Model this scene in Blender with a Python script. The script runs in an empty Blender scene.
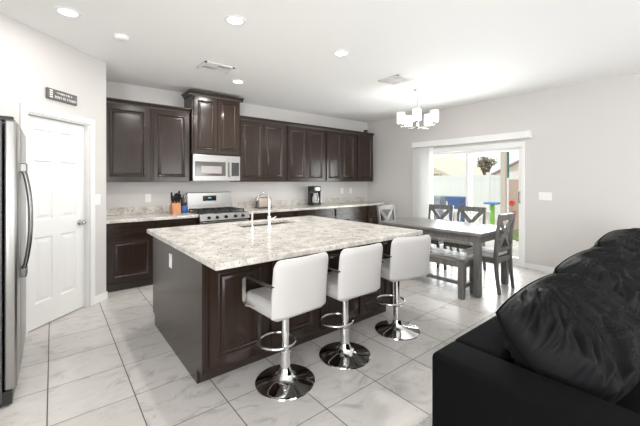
import bpy, bmesh, math, random
from mathutils import Vector, Matrix, noise
random.seed(7)
SC = bpy.context.scene
COL = SC.collection
PI = math.pi
V = Vector

# ------------------------------------------------------------------ camera
CAM_H = 1.37
cd = bpy.data.cameras.new('camera'); cam = bpy.data.objects.new('camera', cd); COL.objects.link(cam)
cam.location = (0, 0, CAM_H); cam.rotation_euler = (PI/2, 0, -math.radians(39.1135))
cd.sensor_fit = 'HORIZONTAL'; cd.sensor_width = 36; cd.lens = 329/640*36; cd.shift_y = -32/640
cd.clip_start = .05; cd.clip_end = 200
SC.camera = cam
# ------------------------------------------------------------------ view, world, sun, daylight
SC.view_settings.view_transform = 'Standard'; SC.view_settings.look = 'None'
SC.view_settings.gamma = 1; SC.view_settings.use_curve_mapping = False
SC.view_settings.exposure = 0.38
SC.cycles.use_denoising = True
SC.cycles.max_bounces = 10; SC.cycles.diffuse_bounces = 6; SC.cycles.glossy_bounces = 4
SC.cycles.transparent_max_bounces = 8; SC.cycles.sample_clamp_indirect = 6
SC.cycles.caustics_reflective = False; SC.cycles.caustics_refractive = False
w = bpy.data.worlds.new('sky'); SC.world = w; w.use_nodes = True
w.node_tree.nodes['Background'].inputs[0].default_value = (1.0, .985, .96, 1)
w.node_tree.nodes['Background'].inputs[1].default_value = 1.0

def lamp(name, kind, loc, energy, color=(1, 1, 1), rot=None, target=None, **kw):
    d = bpy.data.lights.new(name, kind); d.energy = energy; d.color = color
    for k, v in kw.items(): setattr(d, k, v)
    o = bpy.data.objects.new(name, d); COL.objects.link(o); o.location = loc
    if target is not None: o.rotation_euler = (V(target)-V(loc)).to_track_quat('-Z', 'Y').to_euler()
    elif rot: o.rotation_euler = rot
    return o
lamp('sun', 'SUN', (0, 0, 20), 1.15, (1, .96, .9), target=(14, 5.5, 0), angle=.02)
# added fill lamps at unseen windows behind the camera, tilted to lift the ceiling
lamp('rear_fill_lamp', 'AREA', (.6, -4.35, 1.35), 75, (.97, .985, 1), target=(.6, 0, 6.5), shape='RECTANGLE', size=2.2, size_y=2.2)
lamp('rear_fill_lamp', 'AREA', (4.2, -4.35, 1.35), 100, (.97, .985, 1), target=(4.2, 0, 7.0), shape='RECTANGLE', size=2.2, size_y=2.2)
lamp('side_fill_lamp', 'AREA', (-2.34, -1.5, 1.4), 215, (.97, .985, 1), target=(3, -1.0, 5.4), shape='RECTANGLE', size=2.0, size_y=2.2)  # added lamp to even out the walls, at an invented side-wall opening
lamp('daylight_sliding_door', 'AREA', (6.05, 2.9, 1.0), 80, (.98, .99, 1), target=(3, 2.9, 1.6), shape='RECTANGLE', size=1.7, size_y=1.9)

# ------------------------------------------------------------------ materials
def nodes_of(m):
    m.use_nodes = True
    return m.node_tree.nodes, m.node_tree.links
def mat(name, col, rough=.5, metal=0, spec=.5, noise_amt=0, noise_scale=8, bump=0, bump_scale=60, coat=0, emit=None, emit_s=0, sheen=0, stretch=None, aniso=0):
    m = bpy.data.materials.new(name); N, L = nodes_of(m)
    b = N['Principled BSDF']
    b.inputs['Base Color'].default_value = (*col, 1); b.inputs['Roughness'].default_value = rough
    b.inputs['Metallic'].default_value = metal; b.inputs['Specular IOR Level'].default_value = spec
    b.inputs['Coat Weight'].default_value = coat; b.inputs['Coat Roughness'].default_value = .12
    b.inputs['Sheen Weight'].default_value = sheen
    if emit: b.inputs['Emission Color'].default_value = (*emit, 1); b.inputs['Emission Strength'].default_value = emit_s
    tc = N.new('ShaderNodeTexCoord'); mp = N.new('ShaderNodeMapping'); L.new(tc.outputs['Object'], mp.inputs[0])
    if stretch: mp.inputs['Scale'].default_value = stretch
    nz = N.new('ShaderNodeTexNoise'); nz.inputs['Scale'].default_value = noise_scale; nz.inputs['Detail'].default_value = 5
    L.new(mp.outputs[0], nz.inputs['Vector'])
    if noise_amt:
        rp = N.new('ShaderNodeValToRGB'); L.new(nz.outputs['Fac'], rp.inputs[0])
        a, c = [max(0, x*(1-noise_amt)) for x in col], [min(1, x*(1+noise_amt)) for x in col]
        rp.color_ramp.elements[0].position = .3; rp.color_ramp.elements[1].position = .7
        rp.color_ramp.elements[0].color = (*a, 1); rp.color_ramp.elements[1].color = (*c, 1)
        L.new(rp.outputs[0], b.inputs['Base Color'])
    if bump:
        n2 = N.new('ShaderNodeTexNoise'); n2.inputs['Scale'].default_value = bump_scale; n2.inputs['Detail'].default_value = 3
        L.new(mp.outputs[0], n2.inputs['Vector'])
        bp = N.new('ShaderNodeBump'); bp.inputs['Strength'].default_value = bump; bp.inputs['Distance'].default_value = .01
        L.new(n2.outputs['Fac'], bp.inputs['Height']); L.new(bp.outputs[0], b.inputs['Normal'])
    return m

def granite_mat():
    m = bpy.data.materials.new('granite'); N, L = nodes_of(m); b = N['Principled BSDF']
    tc = N.new('ShaderNodeTexCoord')
    def nz(s, d=5, r=.6, dist=0):
        n = N.new('ShaderNodeTexNoise'); n.inputs['Scale'].default_value = s; n.inputs['Detail'].default_value = d
        n.inputs['Roughness'].default_value = r; n.inputs['Distortion'].default_value = dist
        L.new(tc.outputs['Object'], n.inputs['Vector']); return n
    def ramp(src, stops):
        r = N.new('ShaderNodeValToRGB'); e = r.color_ramp.elements
        e[0].position, e[0].color = stops[0][0], (*stops[0][1], 1); e[1].position, e[1].color = stops[1][0], (*stops[1][1], 1)
        for p, c in stops[2:]:
            k = e.new(p); k.color = (*c, 1)
        L.new(src, r.inputs[0]); return r
    def mix(f, a, c):
        x = N.new('ShaderNodeMix'); x.data_type = 'RGBA'; L.new(f, x.inputs[0]); L.new(a, x.inputs[6]); L.new(c, x.inputs[7]); return x.outputs[2]
    base = ramp(nz(10, 8, .72, .4).outputs['Fac'], [(.30, (.35, .33, .30)), (.44, (.53, .50, .455)), (.58, (.70, .67, .62)), (.72, (.50, .48, .45))])
    grey = ramp(nz(34, 4, .7).outputs['Fac'], [(.58, (0, 0, 0)), (.66, (1, 1, 1))])
    g = N.new('ShaderNodeRGB'); g.outputs[0].default_value = (.30, .28, .26, 1)
    dark = ramp(nz(42, 4, .65).outputs['Fac'], [(.625, (0, 0, 0)), (.65, (1, 1, 1))])
    d = N.new('ShaderNodeRGB'); d.outputs[0].default_value = (.045, .035, .03, 1)
    gold = ramp(nz(16, 4, .7, 1).outputs['Fac'], [(.60, (0, 0, 0)), (.70, (.7, .7, .7))])
    gd = N.new('ShaderNodeRGB'); gd.outputs[0].default_value = (.46, .39, .31, 1)
    c = mix(gold.outputs[0], base.outputs[0], gd.outputs[0]); c = mix(grey.outputs[0], c, g.outputs[0]); c = mix(dark.outputs[0], c, d.outputs[0])
    L.new(c, b.inputs['Base Color']); b.inputs['Roughness'].default_value = .16
    return m

def tile_mat():
    m = bpy.data.materials.new('floor_tile'); N, L = nodes_of(m); b = N['Principled BSDF']
    tc = N.new('ShaderNodeTexCoord'); sx = N.new('ShaderNodeSeparateXYZ'); L.new(tc.outputs['Object'], sx.inputs[0])
    def mt(op, a, c=None):
        n = N.new('ShaderNodeMath'); n.operation = op
        for i, v in enumerate((a, c)):
            if v is None: continue
            if isinstance(v, (int, float)): n.inputs[i].default_value = v
            else: L.new(v, n.inputs[i])
        return n.outputs[0]
    T = .4345; G = .0032/T
    u = mt('DIVIDE', mt('ADD', sx.outputs[0], 43.45+.024), T); v = mt('DIVIDE', mt('ADD', sx.outputs[1], 43.45-1.509), T)
    fu, fv = mt('FRACT', u), mt('FRACT', v)
    gu = mt('LESS_THAN', mt('MINIMUM', fu, mt('SUBTRACT', 1, fu)), G); gv = mt('LESS_THAN', mt('MINIMUM', fv, mt('SUBTRACT', 1, fv)), G*.75)
    grout = mt('MAXIMUM', gu, gv)
    cell = N.new('ShaderNodeCombineXYZ'); L.new(mt('FLOOR', u), cell.inputs[0]); L.new(mt('FLOOR', v), cell.inputs[1])
    wn = N.new('ShaderNodeTexWhiteNoise'); wn.noise_dimensions = '3D'; L.new(cell.outputs[0], wn.inputs[0])
    off = N.new('ShaderNodeVectorMath'); off.operation = 'MULTIPLY_ADD'; L.new(wn.outputs['Color'], off.inputs[0])
    off.inputs[1].default_value = (9, 9, 9); L.new(tc.outputs['Object'], off.inputs[2])
    n1 = N.new('ShaderNodeTexNoise'); n1.inputs['Scale'].default_value = 3.6; n1.inputs['Detail'].default_value = 6; n1.inputs['Distortion'].default_value = 1.6; n1.inputs['Roughness'].default_value = .68
    mp = N.new('ShaderNodeMapping'); mp.inputs['Scale'].default_value = (1, 1.6, 1); mp.inputs['Rotation'].default_value = (0, 0, .5)
    L.new(off.outputs[0], mp.inputs[0]); L.new(mp.outputs[0], n1.inputs['Vector'])
    r = N.new('ShaderNodeValToRGB'); e = r.color_ramp.elements; L.new(n1.outputs['Fac'], r.inputs[0])
    e[0].position = .34; e[0].color = (.44, .42, .40, 1); e[1].position = .62; e[1].color = (.60, .575, .55, 1)
    k = e.new(.46); k.color = (.57, .545, .52, 1)
    hs = N.new('ShaderNodeHueSaturation'); L.new(r.outputs[0], hs.inputs['Color'])
    L.new(mt('ADD', mt('MULTIPLY', wn.outputs['Value'], .12), .94), hs.inputs['Value'])
    mx = N.new('ShaderNodeMix'); mx.data_type = 'RGBA'; L.new(grout, mx.inputs[0]); L.new(hs.outputs[0], mx.inputs[6]); mx.inputs[7].default_value = (.10, .095, .09, 1)
    L.new(mx.outputs[2], b.inputs['Base Color'])
    L.new(mt('ADD', mt('MULTIPLY', grout, .5), .27), b.inputs['Roughness'])
    b.inputs['Specular IOR Level'].default_value = .5
    bp = N.new('ShaderNodeBump'); bp.inputs['Strength'].default_value = .3; bp.inputs['Distance'].default_value = .004; bp.invert = True
    L.new(grout, bp.inputs['Height']); L.new(bp.outputs[0], b.inputs['Normal'])
    return m

def glass_mat():
    m = bpy.data.materials.new('clear_glass'); N, L = nodes_of(m)
    for n in list(N):
        if n.type == 'BSDF_PRINCIPLED': N.remove(n)
    out = [n for n in N if n.type == 'OUTPUT_MATERIAL'][0]
    t = N.new('ShaderNodeBsdfTransparent'); t.inputs[0].default_value = (.97, .985, .98, 1)
    g = N.new('ShaderNodeBsdfGlossy'); g.inputs['Roughness'].default_value = .02
    lw0 = N.new('ShaderNodeLayerWeight'); lw0.inputs[0].default_value = .5
    pw_ = N.new('ShaderNodeMath'); pw_.operation = 'POWER'; pw_.inputs[1].default_value = 5; L.new(lw0.outputs['Facing'], pw_.inputs[0])
    lw = N.new('ShaderNodeMath'); lw.operation = 'MULTIPLY_ADD'; lw.inputs[1].default_value = .9; lw.inputs[2].default_value = .025; L.new(pw_.outputs[0], lw.inputs[0])
    x = N.new('ShaderNodeMixShader'); L.new(lw.outputs[0], x.inputs[0]); L.new(t.outputs[0], x.inputs[1]); L.new(g.outputs[0], x.inputs[2]); L.new(x.outputs[0], out.inputs[0])
    return m

def block_mat():
    m = bpy.data.materials.new('block_wall'); N, L = nodes_of(m); b = N['Principled BSDF']
    tc = N.new('ShaderNodeTexCoord'); mp = N.new('ShaderNodeMapping'); L.new(tc.outputs['Object'], mp.inputs[0]); mp.inputs['Rotation'].default_value = (PI/2, 0, PI/2)
    br = N.new('ShaderNodeTexBrick'); L.new(mp.outputs[0], br.inputs['Vector']); br.inputs['Scale'].default_value = 1
    br.inputs['Brick Width'].default_value = .4; br.inputs['Row Height'].default_value = .2; br.inputs['Mortar Size'].default_value = .006
    br.inputs['Color1'].default_value = (.60, .40, .32, 1); br.inputs['Color2'].default_value = (.68, .47, .38, 1); br.inputs['Mortar'].default_value = (.5, .38, .32, 1)
    L.new(br.outputs[0], b.inputs['Base Color']); b.inputs['Roughness'].default_value = .9
    return m

WALL = (.60, .58, .562)
def vane_mat():
    m = bpy.data.materials.new('blind_vane'); N, L = nodes_of(m); b = N['Principled BSDF']; b.inputs['Base Color'].default_value = (.85, .85, .84, 1); b.inputs['Roughness'].default_value = .5
    t = N.new('ShaderNodeBsdfTranslucent'); t.inputs[0].default_value = (.85, .85, .84, 1); x = N.new('ShaderNodeMixShader'); x.inputs[0].default_value = .45
    out = [n for n in N if n.type == 'OUTPUT_MATERIAL'][0]; L.new(b.outputs[0], x.inputs[1]); L.new(t.outputs[0], x.inputs[2]); L.new(x.outputs[0], out.inputs[0]); return m
M = dict(
    vane=vane_mat(),
    wall=mat('wall_paint', WALL, .55, bump=.06, bump_scale=140),
    ceil=mat('ceiling_paint', (.86, .86, .855), .7, bump=.08, bump_scale=90),
    white=mat('white_paint', (.80, .797, .785), .32),
    plastic=mat('white_plastic', (.82, .815, .80), .35),
    esp=mat('espresso_wood', (.026, .0155, .0108), .20, spec=.38, noise_amt=.15, noise_scale=5, stretch=(6, 6, .6)),
    espd=mat('espresso_matte_wood', (.028, .019, .014), .36, noise_amt=.2, noise_scale=5, stretch=(6, 6, .6)),  # rougher espresso finish for crown mouldings and toe kicks
    granite=granite_mat(), tile=tile_mat(), glass=glass_mat(), block=block_mat(),
    steel=mat('stainless', (.36, .353, .343), .30, metal=1, bump=.03, bump_scale=30, stretch=(1, 1, 30)),
    steelh=mat('stainless_handle', (.25, .247, .245), .22, metal=1),
    chrome=mat('chrome', (.80, .80, .80), .06, metal=1),
    black=mat('black_plastic', (.014, .014, .014), .35),
    blackg=mat('black_glass', (.010, .010, .012), .06, coat=.5),
    iron=mat('cast_iron', (.02, .02, .02), .6),
    display=mat('display', (.02, .03, .03), .1, emit=(.3, .8, .9), emit_s=.6),
    knob=mat('dark_knob', (.03, .025, .02), .3, metal=.6),
    nickel=mat('nickel', (.62, .60, .57), .25, metal=1),
    leather=mat('white_leather', (.48, .467, .455), .42, bump=.08, bump_scale=160),
    greyw=mat('grey_wash_wood', (.145, .14, .132), .38, noise_amt=.28, noise_scale=4, stretch=(9, 9, .8)),
    greyt=mat('grey_wash_top', (.19, .182, .172), .28, noise_amt=.35, noise_scale=4, stretch=(10, .7, 10)),
    seat=mat('pale_seat_fabric', (.62, .60, .57), .6, noise_amt=.08, noise_scale=30),
    sofa=mat('black_sofa_fabric', (.0030, .0031, .0034), .8, spec=.07, sheen=.0, bump=.25, bump_scale=400),
    cush=mat('black_cushion_fabric', (.0042, .0044, .0050), .58, spec=.17, sheen=.015, bump=.3, bump_scale=260),
    rug=mat('grey_rug', (.42, .41, .40), .95, noise_amt=.3, noise_scale=60, bump=.8, bump_scale=120),
    lampe=mat('lamp_lens', (1, 1, 1), .4, emit=(1, .96, .90), emit_s=7),
    shade=mat('frosted_shade', (.95, .94, .92), .4, emit=(1, .95, .87), emit_s=3.8),
    sign=mat('dark_sign', (.12, .115, .11), .7, noise_amt=.4, noise_scale=20),
    signw=mat('sign_lettering', (.75, .74, .72), .7),
    block_wood=mat('knife_block_wood', (.50, .22, .10), .45, noise_amt=.2, noise_scale=6, stretch=(8, 8, 1)),
    blue=mat('blue_plastic', (.02, .09, .28), .35),
    taupe=mat('taupe_metal', (.42, .36, .31), .35, metal=.3),
    binblue=mat('bin_blue', (.08, .16, .38), .5), bingrey=mat('bin_grey_blue', (.30, .34, .40), .5), binlid=mat('bin_lid', (.42, .50, .48), .5),
    vinyl=mat('white_vinyl', (.74, .78, .76), .45), patio=mat('patio_concrete', (.66, .64, .61), .8, noise_amt=.06, noise_scale=5),
    stucco=mat('stucco', (.50, .45, .40), .9, bump=.3, bump_scale=60), pale=mat('pale_stucco', (.80, .74, .68), .9, bump=.2, bump_scale=40),
    roof=mat('tan_roof', (.74, .65, .57), .85, noise_amt=.12, noise_scale=6), roofd=mat('roof_fascia', (.34, .29, .27), .8),
    lawn=mat('lawn', (.16, .24, .07), .95, noise_amt=.4, noise_scale=40, bump=1, bump_scale=90),
    leafb=mat('dry_green_leaf', (.24, .22, .15), .8, noise_amt=.35, noise_scale=12), leafg=mat('leaf_green', (.25, .33, .10), .7, noise_amt=.3, noise_scale=10),
    bark=mat('bark', (.20, .14, .10), .9), red=mat('red_petals', (.75, .06, .05), .5), toyblue=mat('toy_blue', (.10, .25, .62), .4), toygreen=mat('toy_green', (.25, .60, .07), .4),
    umbg=mat('green_canvas', (.04, .16, .13), .8), grille=mat('vent_paint', (.74, .74, .73), .5), slot=mat('vent_slot', (.40, .40, .40), .7),
    mwin=mat('microwave_window', (.06, .055, .05), .08, coat=.6), water=mat('clear_plastic', (.5, .5, .48), .2),
)

# ------------------------------------------------------------------ helpers
class MB:
    """collects shapes and links them as ONE mesh object"""
    def __init__(self): self.b = bmesh.new()
    def _bev(self, geom, r, seg=2):
        if r > 0:
            es = list({e for v in geom for e in v.link_edges})
            bmesh.ops.bevel(self.b, geom=es, offset=r, segments=seg, profile=.5, affect='EDGES')
    def box(self, x0, x1, y0, y1, z0, z1, r=0, seg=2, mtx=None):
        g = bmesh.ops.create_cube(self.b, size=1)['verts']
        for v in g:
            v.co = V((x0+(v.co.x+.5)*(x1-x0), y0+(v.co.y+.5)*(y1-y0), z0+(v.co.z+.5)*(z1-z0)))
            if mtx: v.co = mtx @ v.co
        self._bev(g, r, seg); return self
    def bar(self, a, c, w, t, up=(0, 0, 1), r=0):
        """rectangular bar from a to c, w across, t along up"""
        a, c = V(a), V(c); d = (c-a); ln = d.length; d.normalize(); s = d.cross(V(up))
        if s.length < 1e-4: s = d.cross(V((1, 0, 0)))
        s.normalize(); u = s.cross(d)
        m = Matrix((( d.x, s.x, u.x, a.x), (d.y, s.y, u.y, a.y), (d.z, s.z, u.z, a.z), (0, 0, 0, 1)))
        return self.box(0, ln, -w/2, w/2, -t/2, t/2, r, mtx=m)
    def tube(self, pts, rad, n=10, closed=False, cap=True):
        pts = [V(p) for p in pts]; rings = []; k = len(pts); up = None
        for i, p in enumerate(pts):
            if closed: d = pts[(i+1) % k]-pts[i-1]
            else: d = pts[min(i+1, k-1)]-pts[max(i-1, 0)]
            d.normalize()
            if up is None:
                up = V((0, 0, 1)) if abs(d.z) < .9 else V((1, 0, 0))
            s = d.cross(up); s.normalize(); up = s.cross(d); up.normalize()
            rr = rad[i] if isinstance(rad, (list, tuple)) else rad
            rings.append([self.b.verts.new(p + (s*math.cos(2*PI*j/n)+up*math.sin(2*PI*j/n))*rr) for j in range(n)])
        for i in range(k if closed else k-1):
            A, B = rings[i], rings[(i+1) % k]
            for j in range(n): self.b.faces.new((A[j], A[(j+1) % n], B[(j+1) % n], B[j]))
        if cap and not closed:
            self.b.faces.new(rings[0]); self.b.faces.new(list(reversed(rings[-1])))
        return self
    def lathe(self, prof, c=(0, 0, 0), n=32, axis='z'):
        rings = []
        for r, z in prof:
            if r < 1e-6: r = 1e-5
            ring = []
            for j in range(n):
                a = 2*PI*j/n; x, y = r*math.cos(a), r*math.sin(a)
                co = V((x, y, z)) if axis == 'z' else (V((x, z, y)) if axis == 'y' else V((z, x, y)))
                ring.append(self.b.verts.new(V(c)+co))
            rings.append(ring)
        for A, B in zip(rings, rings[1:]):
            for j in range(n): self.b.faces.new((A[j], A[(j+1) % n], B[(j+1) % n], B[j]))
        return self
    def prism(self, poly, d0, d1, plane='xz'):
        """extrude a polygon; plane xz -> along y, yz -> along x, xy -> along z"""
        def P(p, d): return V((p[0], d, p[1])) if plane == 'xz' else (V((d, p[0], p[1])) if plane == 'yz' else V((p[0], p[1], d)))
        A = [self.b.verts.new(P(p, d0)) for p in poly]; B = [self.b.verts.new(P(p, d1)) for p in poly]
        k = len(poly)
        for i in range(k): self.b.faces.new((A[i], A[(i+1) % k], B[(i+1) % k], B[i]))
        self.b.faces.new(A); self.b.faces.new(list(reversed(B))); return self
    def paneled(self, xs, zs, cells, loops, t):
        """slab in the xz plane facing -y (back y=0, front y=-t); cells (i,j) are panels with nested (inset, depth) loops"""
        B = self.b; self.weld = True
        def vt(x, y, z): return B.verts.new((x, y, z))
        for i in range(len(xs)-1):
            for j in range(len(zs)-1):
                x0, x1, z0, z1 = xs[i], xs[i+1], zs[j], zs[j+1]
                ring = [vt(x0, -t, z0), vt(x1, -t, z0), vt(x1, -t, z1), vt(x0, -t, z1)]
                if (i, j) in cells:
                    for ins, dp in loops:
                        nr = [vt(x0+ins, -t+dp, z0+ins), vt(x1-ins, -t+dp, z0+ins), vt(x1-ins, -t+dp, z1-ins), vt(x0+ins, -t+dp, z1-ins)]
                        for k in range(4): B.faces.new((ring[k], ring[(k+1) % 4], nr[(k+1) % 4], nr[k]))
                        ring = nr
                B.faces.new(ring)
        X0, X1, Z0, Z1 = xs[0], xs[-1], zs[0], zs[-1]
        o = [vt(X0, 0, Z0), vt(X1, 0, Z0), vt(X1, 0, Z1), vt(X0, 0, Z1)]; f = [vt(X0, -t, Z0), vt(X1, -t, Z0), vt(X1, -t, Z1), vt(X0, -t, Z1)]
        for k in range(4): B.faces.new((o[k], o[(k+1) % 4], f[(k+1) % 4], f[k]))
        B.faces.new(o); return self
    def move(self, mtx):
        bmesh.ops.transform(self.b, matrix=mtx, verts=self.b.verts); return self
    def build(self, name, m, parent=None, smooth=False, loc=None, bevel=0, subsurf=0):
        B = self.b
        if getattr(self, 'weld', False): bmesh.ops.remove_doubles(B, verts=B.verts, dist=1e-5)
        bmesh.ops.recalc_face_normals(B, faces=B.faces)
        me = bpy.data.meshes.new(name); B.to_mesh(me); B.free()
        me.materials.append(M[m] if isinstance(m, str) else m)
        o = bpy.data.objects.new(name, me); COL.objects.link(o)
        if parent: o.parent = parent
        if loc: o.location = loc
        smooth = smooth or getattr(self, 'soft', False)
        if smooth:
            for p in me.polygons: p.use_smooth = True
            if smooth != 'all':
                try: me.set_sharp_from_angle(angle=math.radians(40))
                except Exception: pass
        if bevel:
            md = o.modifiers.new('bevel', 'BEVEL'); md.width = bevel; md.segments = 2; md.limit_method = 'ANGLE'; md.angle_limit = math.radians(50)
        if subsurf:
            md = o.modifiers.new('sub', 'SUBSURF'); md.levels = subsurf; md.render_levels = subsurf
        return o
def tag(o, label, cat, group=None, kind=None):
    o['label'] = label; o['category'] = cat
    if group: o['group'] = group
    if kind: o['kind'] = kind
    return o
def thing(name, label, cat, loc=(0, 0, 0), rz=0, group=None):
    o = bpy.data.objects.new(name, None); COL.objects.link(o); o.location = loc; o.rotation_euler = (0, 0, rz); o.empty_display_size = .1
    return tag(o, label, cat, group)
def struct(o, label=None, cat=None):
    o['kind'] = 'structure'
    if label: o['label'] = label
    if cat: o['category'] = cat
    return o
def dup(src, loc, rz=None, label=None):
    def cp(o, par):
        c = o.copy(); COL.objects.link(c)
        if par is not None: c.parent = par
        for ch in kids.get(o.name, []): cp(ch, c)
        return c
    kids = {}
    for o in list(COL.objects):
        if o.parent: kids.setdefault(o.parent.name, []).append(o)
    r = cp(src, None); r.location = loc
    if rz is not None: r.rotation_euler = (0, 0, rz)
    if label: r['label'] = label
    return r
def rect_tube(path, w, t, n=1): pass

# ================================================================== SHELL
XR, YB, ZC = 5.78, 5.33, 2.743
XL, YR = -2.2, -4.2
struct(MB().box(XL, XR, YR, YB, -.12, 0).build('floor', 'tile'), 'pale marbled square floor tiles with thin dark grout lines', 'floor')
struct(MB().box(XL-.1, XR+.15, YR-.15, YB+.15, ZC, ZC+.15).build('ceiling', 'ceil'), 'smooth white painted ceiling', 'ceiling')
struct(MB().box(-1.2, XR+.15, YB, YB+.15, 0, ZC).build('wall_back', 'wall'), 'greige painted wall behind the dark kitchen cabinets', 'wall')
DY0, DY1, DZ1 = 2.0, 3.86, 1.985
struct(MB().box(XR, XR+.15, YR, DY0, 0, ZC).box(XR, XR+.15, DY1, YB, 0, ZC).box(XR, XR+.15, DY0, DY1, DZ1, ZC).build('wall_right', 'wall'), 'greige painted wall holding the glass sliding patio door', 'wall')
# pantry wall at 45 degrees: local x along the wall, local -y towards the room
PA, PB = V((-.38, 3.676, 0)), V((.485, 4.541, 0)); PL = (PB-PA).length
PM = Matrix.Translation(PA) @ Matrix.Rotation(PI/4, 4, 'Z')
s_of = lambda x, y: ((x-PA.x)+(y-PA.y))/math.sqrt(2)
C0, C1 = s_of(-.221, 3.835), s_of(.357, 4.413)      # casing outer edges
CW = .062; CZ = 2.045
D0, D1, DZ = C0+CW, C1-CW, CZ-CW
pw = MB().box(0, D0, 0, .12, 0, ZC).box(D1, PL, 0, .12, 0, ZC).box(D0, D1, 0, .12, DZ, ZC)
struct(pw.move(PM).build('wall_pantry', 'wall'), 'diagonal greige wall around the white pantry door', 'wall')
struct(MB().box(PB.x-.12, PB.x, PB.y, YB, 0, ZC).build('wall_pantry_return', 'wall'), 'short greige return wall beside the dark counter run', 'wall')
struct(MB().box(-1.2, PA.x, PA.y, PA.y+.12, 0, ZC).box(-1.2, -1.08, 2.55, PA.y, 0, ZC).build('wall_alcove', 'wall'), 'greige alcove wall behind the steel refrigerator', 'wall')
struct(MB().box(XL, -1.08, 2.5, 2.62, 0, ZC).box(XL-.1, XL, YR, -2.55, 0, ZC).box(XL-.1, XL, -.45, 2.62, 0, ZC).box(XL-.1, XL, -2.55, -.45, 0, .2).box(XL-.1, XL, -2.55, -.45, 2.55, ZC).build('wall_left', 'wall'), 'greige living room side wall', 'wall')  # the gap in this unseen side wall is made for the added fill lamp
rw = MB()
for x0, x1 in ((XL, -.55), (1.75, 3.05), (5.35, XR)): rw.box(x0, x1, YR-.12, YR, 0, ZC)
for x0, x1 in ((-.55, 1.75), (3.05, 5.35)): rw.box(x0, x1, YR-.12, YR, 2.5, ZC).box(x0, x1, YR-.12, YR, 0, .2)
struct(rw.build('wall_rear', 'wall'), 'greige living room wall with two unseen tall windows', 'wall')
# baseboards
struct(MB().box(XR-.014, XR, YR, DY0-.02, 0, .085, .004).build('baseboard_right', 'white'), 'white baseboard under the triple light switch', 'baseboard')
struct(MB().box(XR-.014, XR, DY1+.02, 4.7, 0, .085, .004).build('baseboard_corner', 'white'), 'white baseboard beside the vertical blinds', 'baseboard')
struct(MB().box(C1, PL+.01, -.014, 0, 0, .085, .004).move(PM).build('baseboard_pantry', 'white'), 'short white baseboard beside the pantry door', 'baseboard')
# pantry door
cas = MB()
for x0, x1 in ((C0, D0), (D1, C1)): cas.box(x0, x1, -.018, 0, 0, CZ, .005)
cas.box(D0, D1, -.018, 0, DZ, CZ, .005)
cas.box(D0-.001, D0+.012, 0, .118, 0, DZ-.012).box(D1-.012, D1+.001, 0, .118, 0, DZ-.012).box(D0-.001, D1+.001, 0, .118, DZ-.012, DZ)
struct(cas.move(PM).build('trim_1', 'white'), 'white moulded casing around the pantry door', 'door casing')
dw = D1-D0-.03; dh = DZ-.012-.02
pd = bpy.data.objects.new('door_1', None); COL.objects.link(pd); pd.matrix_world = PM @ Matrix.Translation((D0+.015, .085, .012))
struct(pd, 'closed white six-panel pantry door on the diagonal wall', 'door')
st, ms = .105, .09; pwid = (dw-2*st-ms)/2
xs = [0, st, st+pwid, st+pwid+ms, dw-st, dw]; zs = [0, .22, .83, .99, 1.55, 1.66, dh-.11, dh]
MB().paneled(xs, zs, {(i, j) for i in (1, 3) for j in (1, 3, 5)}, [(.012, .010), (.022, .010), (.05, .003)], .035).build('door_leaf', 'white', pd)
kb = MB().lathe([(.0, -.062), (.018, -.06), (.027, -.048), (.027, -.036), (.016, -.026), (.011, -.022), (.011, -.006), (.03, -.005), (.03, 0)], (dw-.06, -.035, .915), 20, 'y')
kb.build('door_knob', 'nickel', pd, smooth=True)

# sliding door
sd = bpy.data.objects.new('door_2', None); COL.objects.link(sd); struct(sd, 'white framed glass sliding door to the patio', 'sliding door')
fr = MB(); FW = .032
fr.box(XR-.02, XR+.11, DY0-.015, DY0+FW, 0, DZ1-.075, .003).box(XR-.02, XR+.11, DY1-FW, DY1+.01, 0, DZ1-.075, .003).box(XR-.02, XR+.11, DY0-.015, DY1+.01, DZ1-.075, DZ1+.012, .003).box(XR-.005, XR+.11, DY0+FW, DY1-FW, 0, .035)
fr.build('outer_frame', 'white', sd)
def sash(name, y0, y1, x0, x1, w):
    m = MB(); z0, z1 = .035, DZ1-.075
    m.box(x0, x1, y0, y0+w, z0, z1, .003).box(x0, x1, y1-w, y1, z0, z1, .003).box(x0, x1, y0+w, y1-w, z1-.05, z1, .003).box(x0, x1, y0+w, y1-w, z0, z0+.10, .003)
    f = m.build(name, 'white', sd)
    MB().box((x0+x1)/2-.004, (x0+x1)/2+.004, y0+w-.01, y1-w+.01, z0+.09, z1-.04).build('glass_pane', 'glass', f)
    return f
mid = 2.9
sash('fixed_sash', mid-.03, DY1-FW, XR+.06, XR+.10, .075)
slid = sash('sliding_sash', DY0+FW, mid+.05, XR+.01, XR+.05, .048)
MB().tube([(XR+.01, 2.062, 1.02), (XR-.025, 2.062, 1.03), (XR-.035, 2.062, 1.11), (XR-.025, 2.062, 1.19), (XR+.01, 2.062, 1.20)], .007, 8).build('pull_handle', 'knob', slid, smooth=True)

# valance + vertical blinds
vl = thing('blind_valance', 'long white box valance above the glass sliding door', 'valance', (XR, 2.95, 2.04))
MB().box(-.10, -.0, -1.06, 1.07, 0, .108, .004).build('valance_box', 'white', vl)
bl = thing('vertical_blinds', 'white vertical blinds stacked open beside the glass sliding door', 'blinds', (XR-.05, 3.8, .03))
for k in range(16):
    y = -.19+k*.0255
    MB().box(-.042, .042, -.0012, .0012, 0, 2.0, mtx=Matrix.Translation((0, y, 0)) @ Matrix.Rotation(-.6, 4, 'Z')).build('vane', 'vane', bl)

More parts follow.
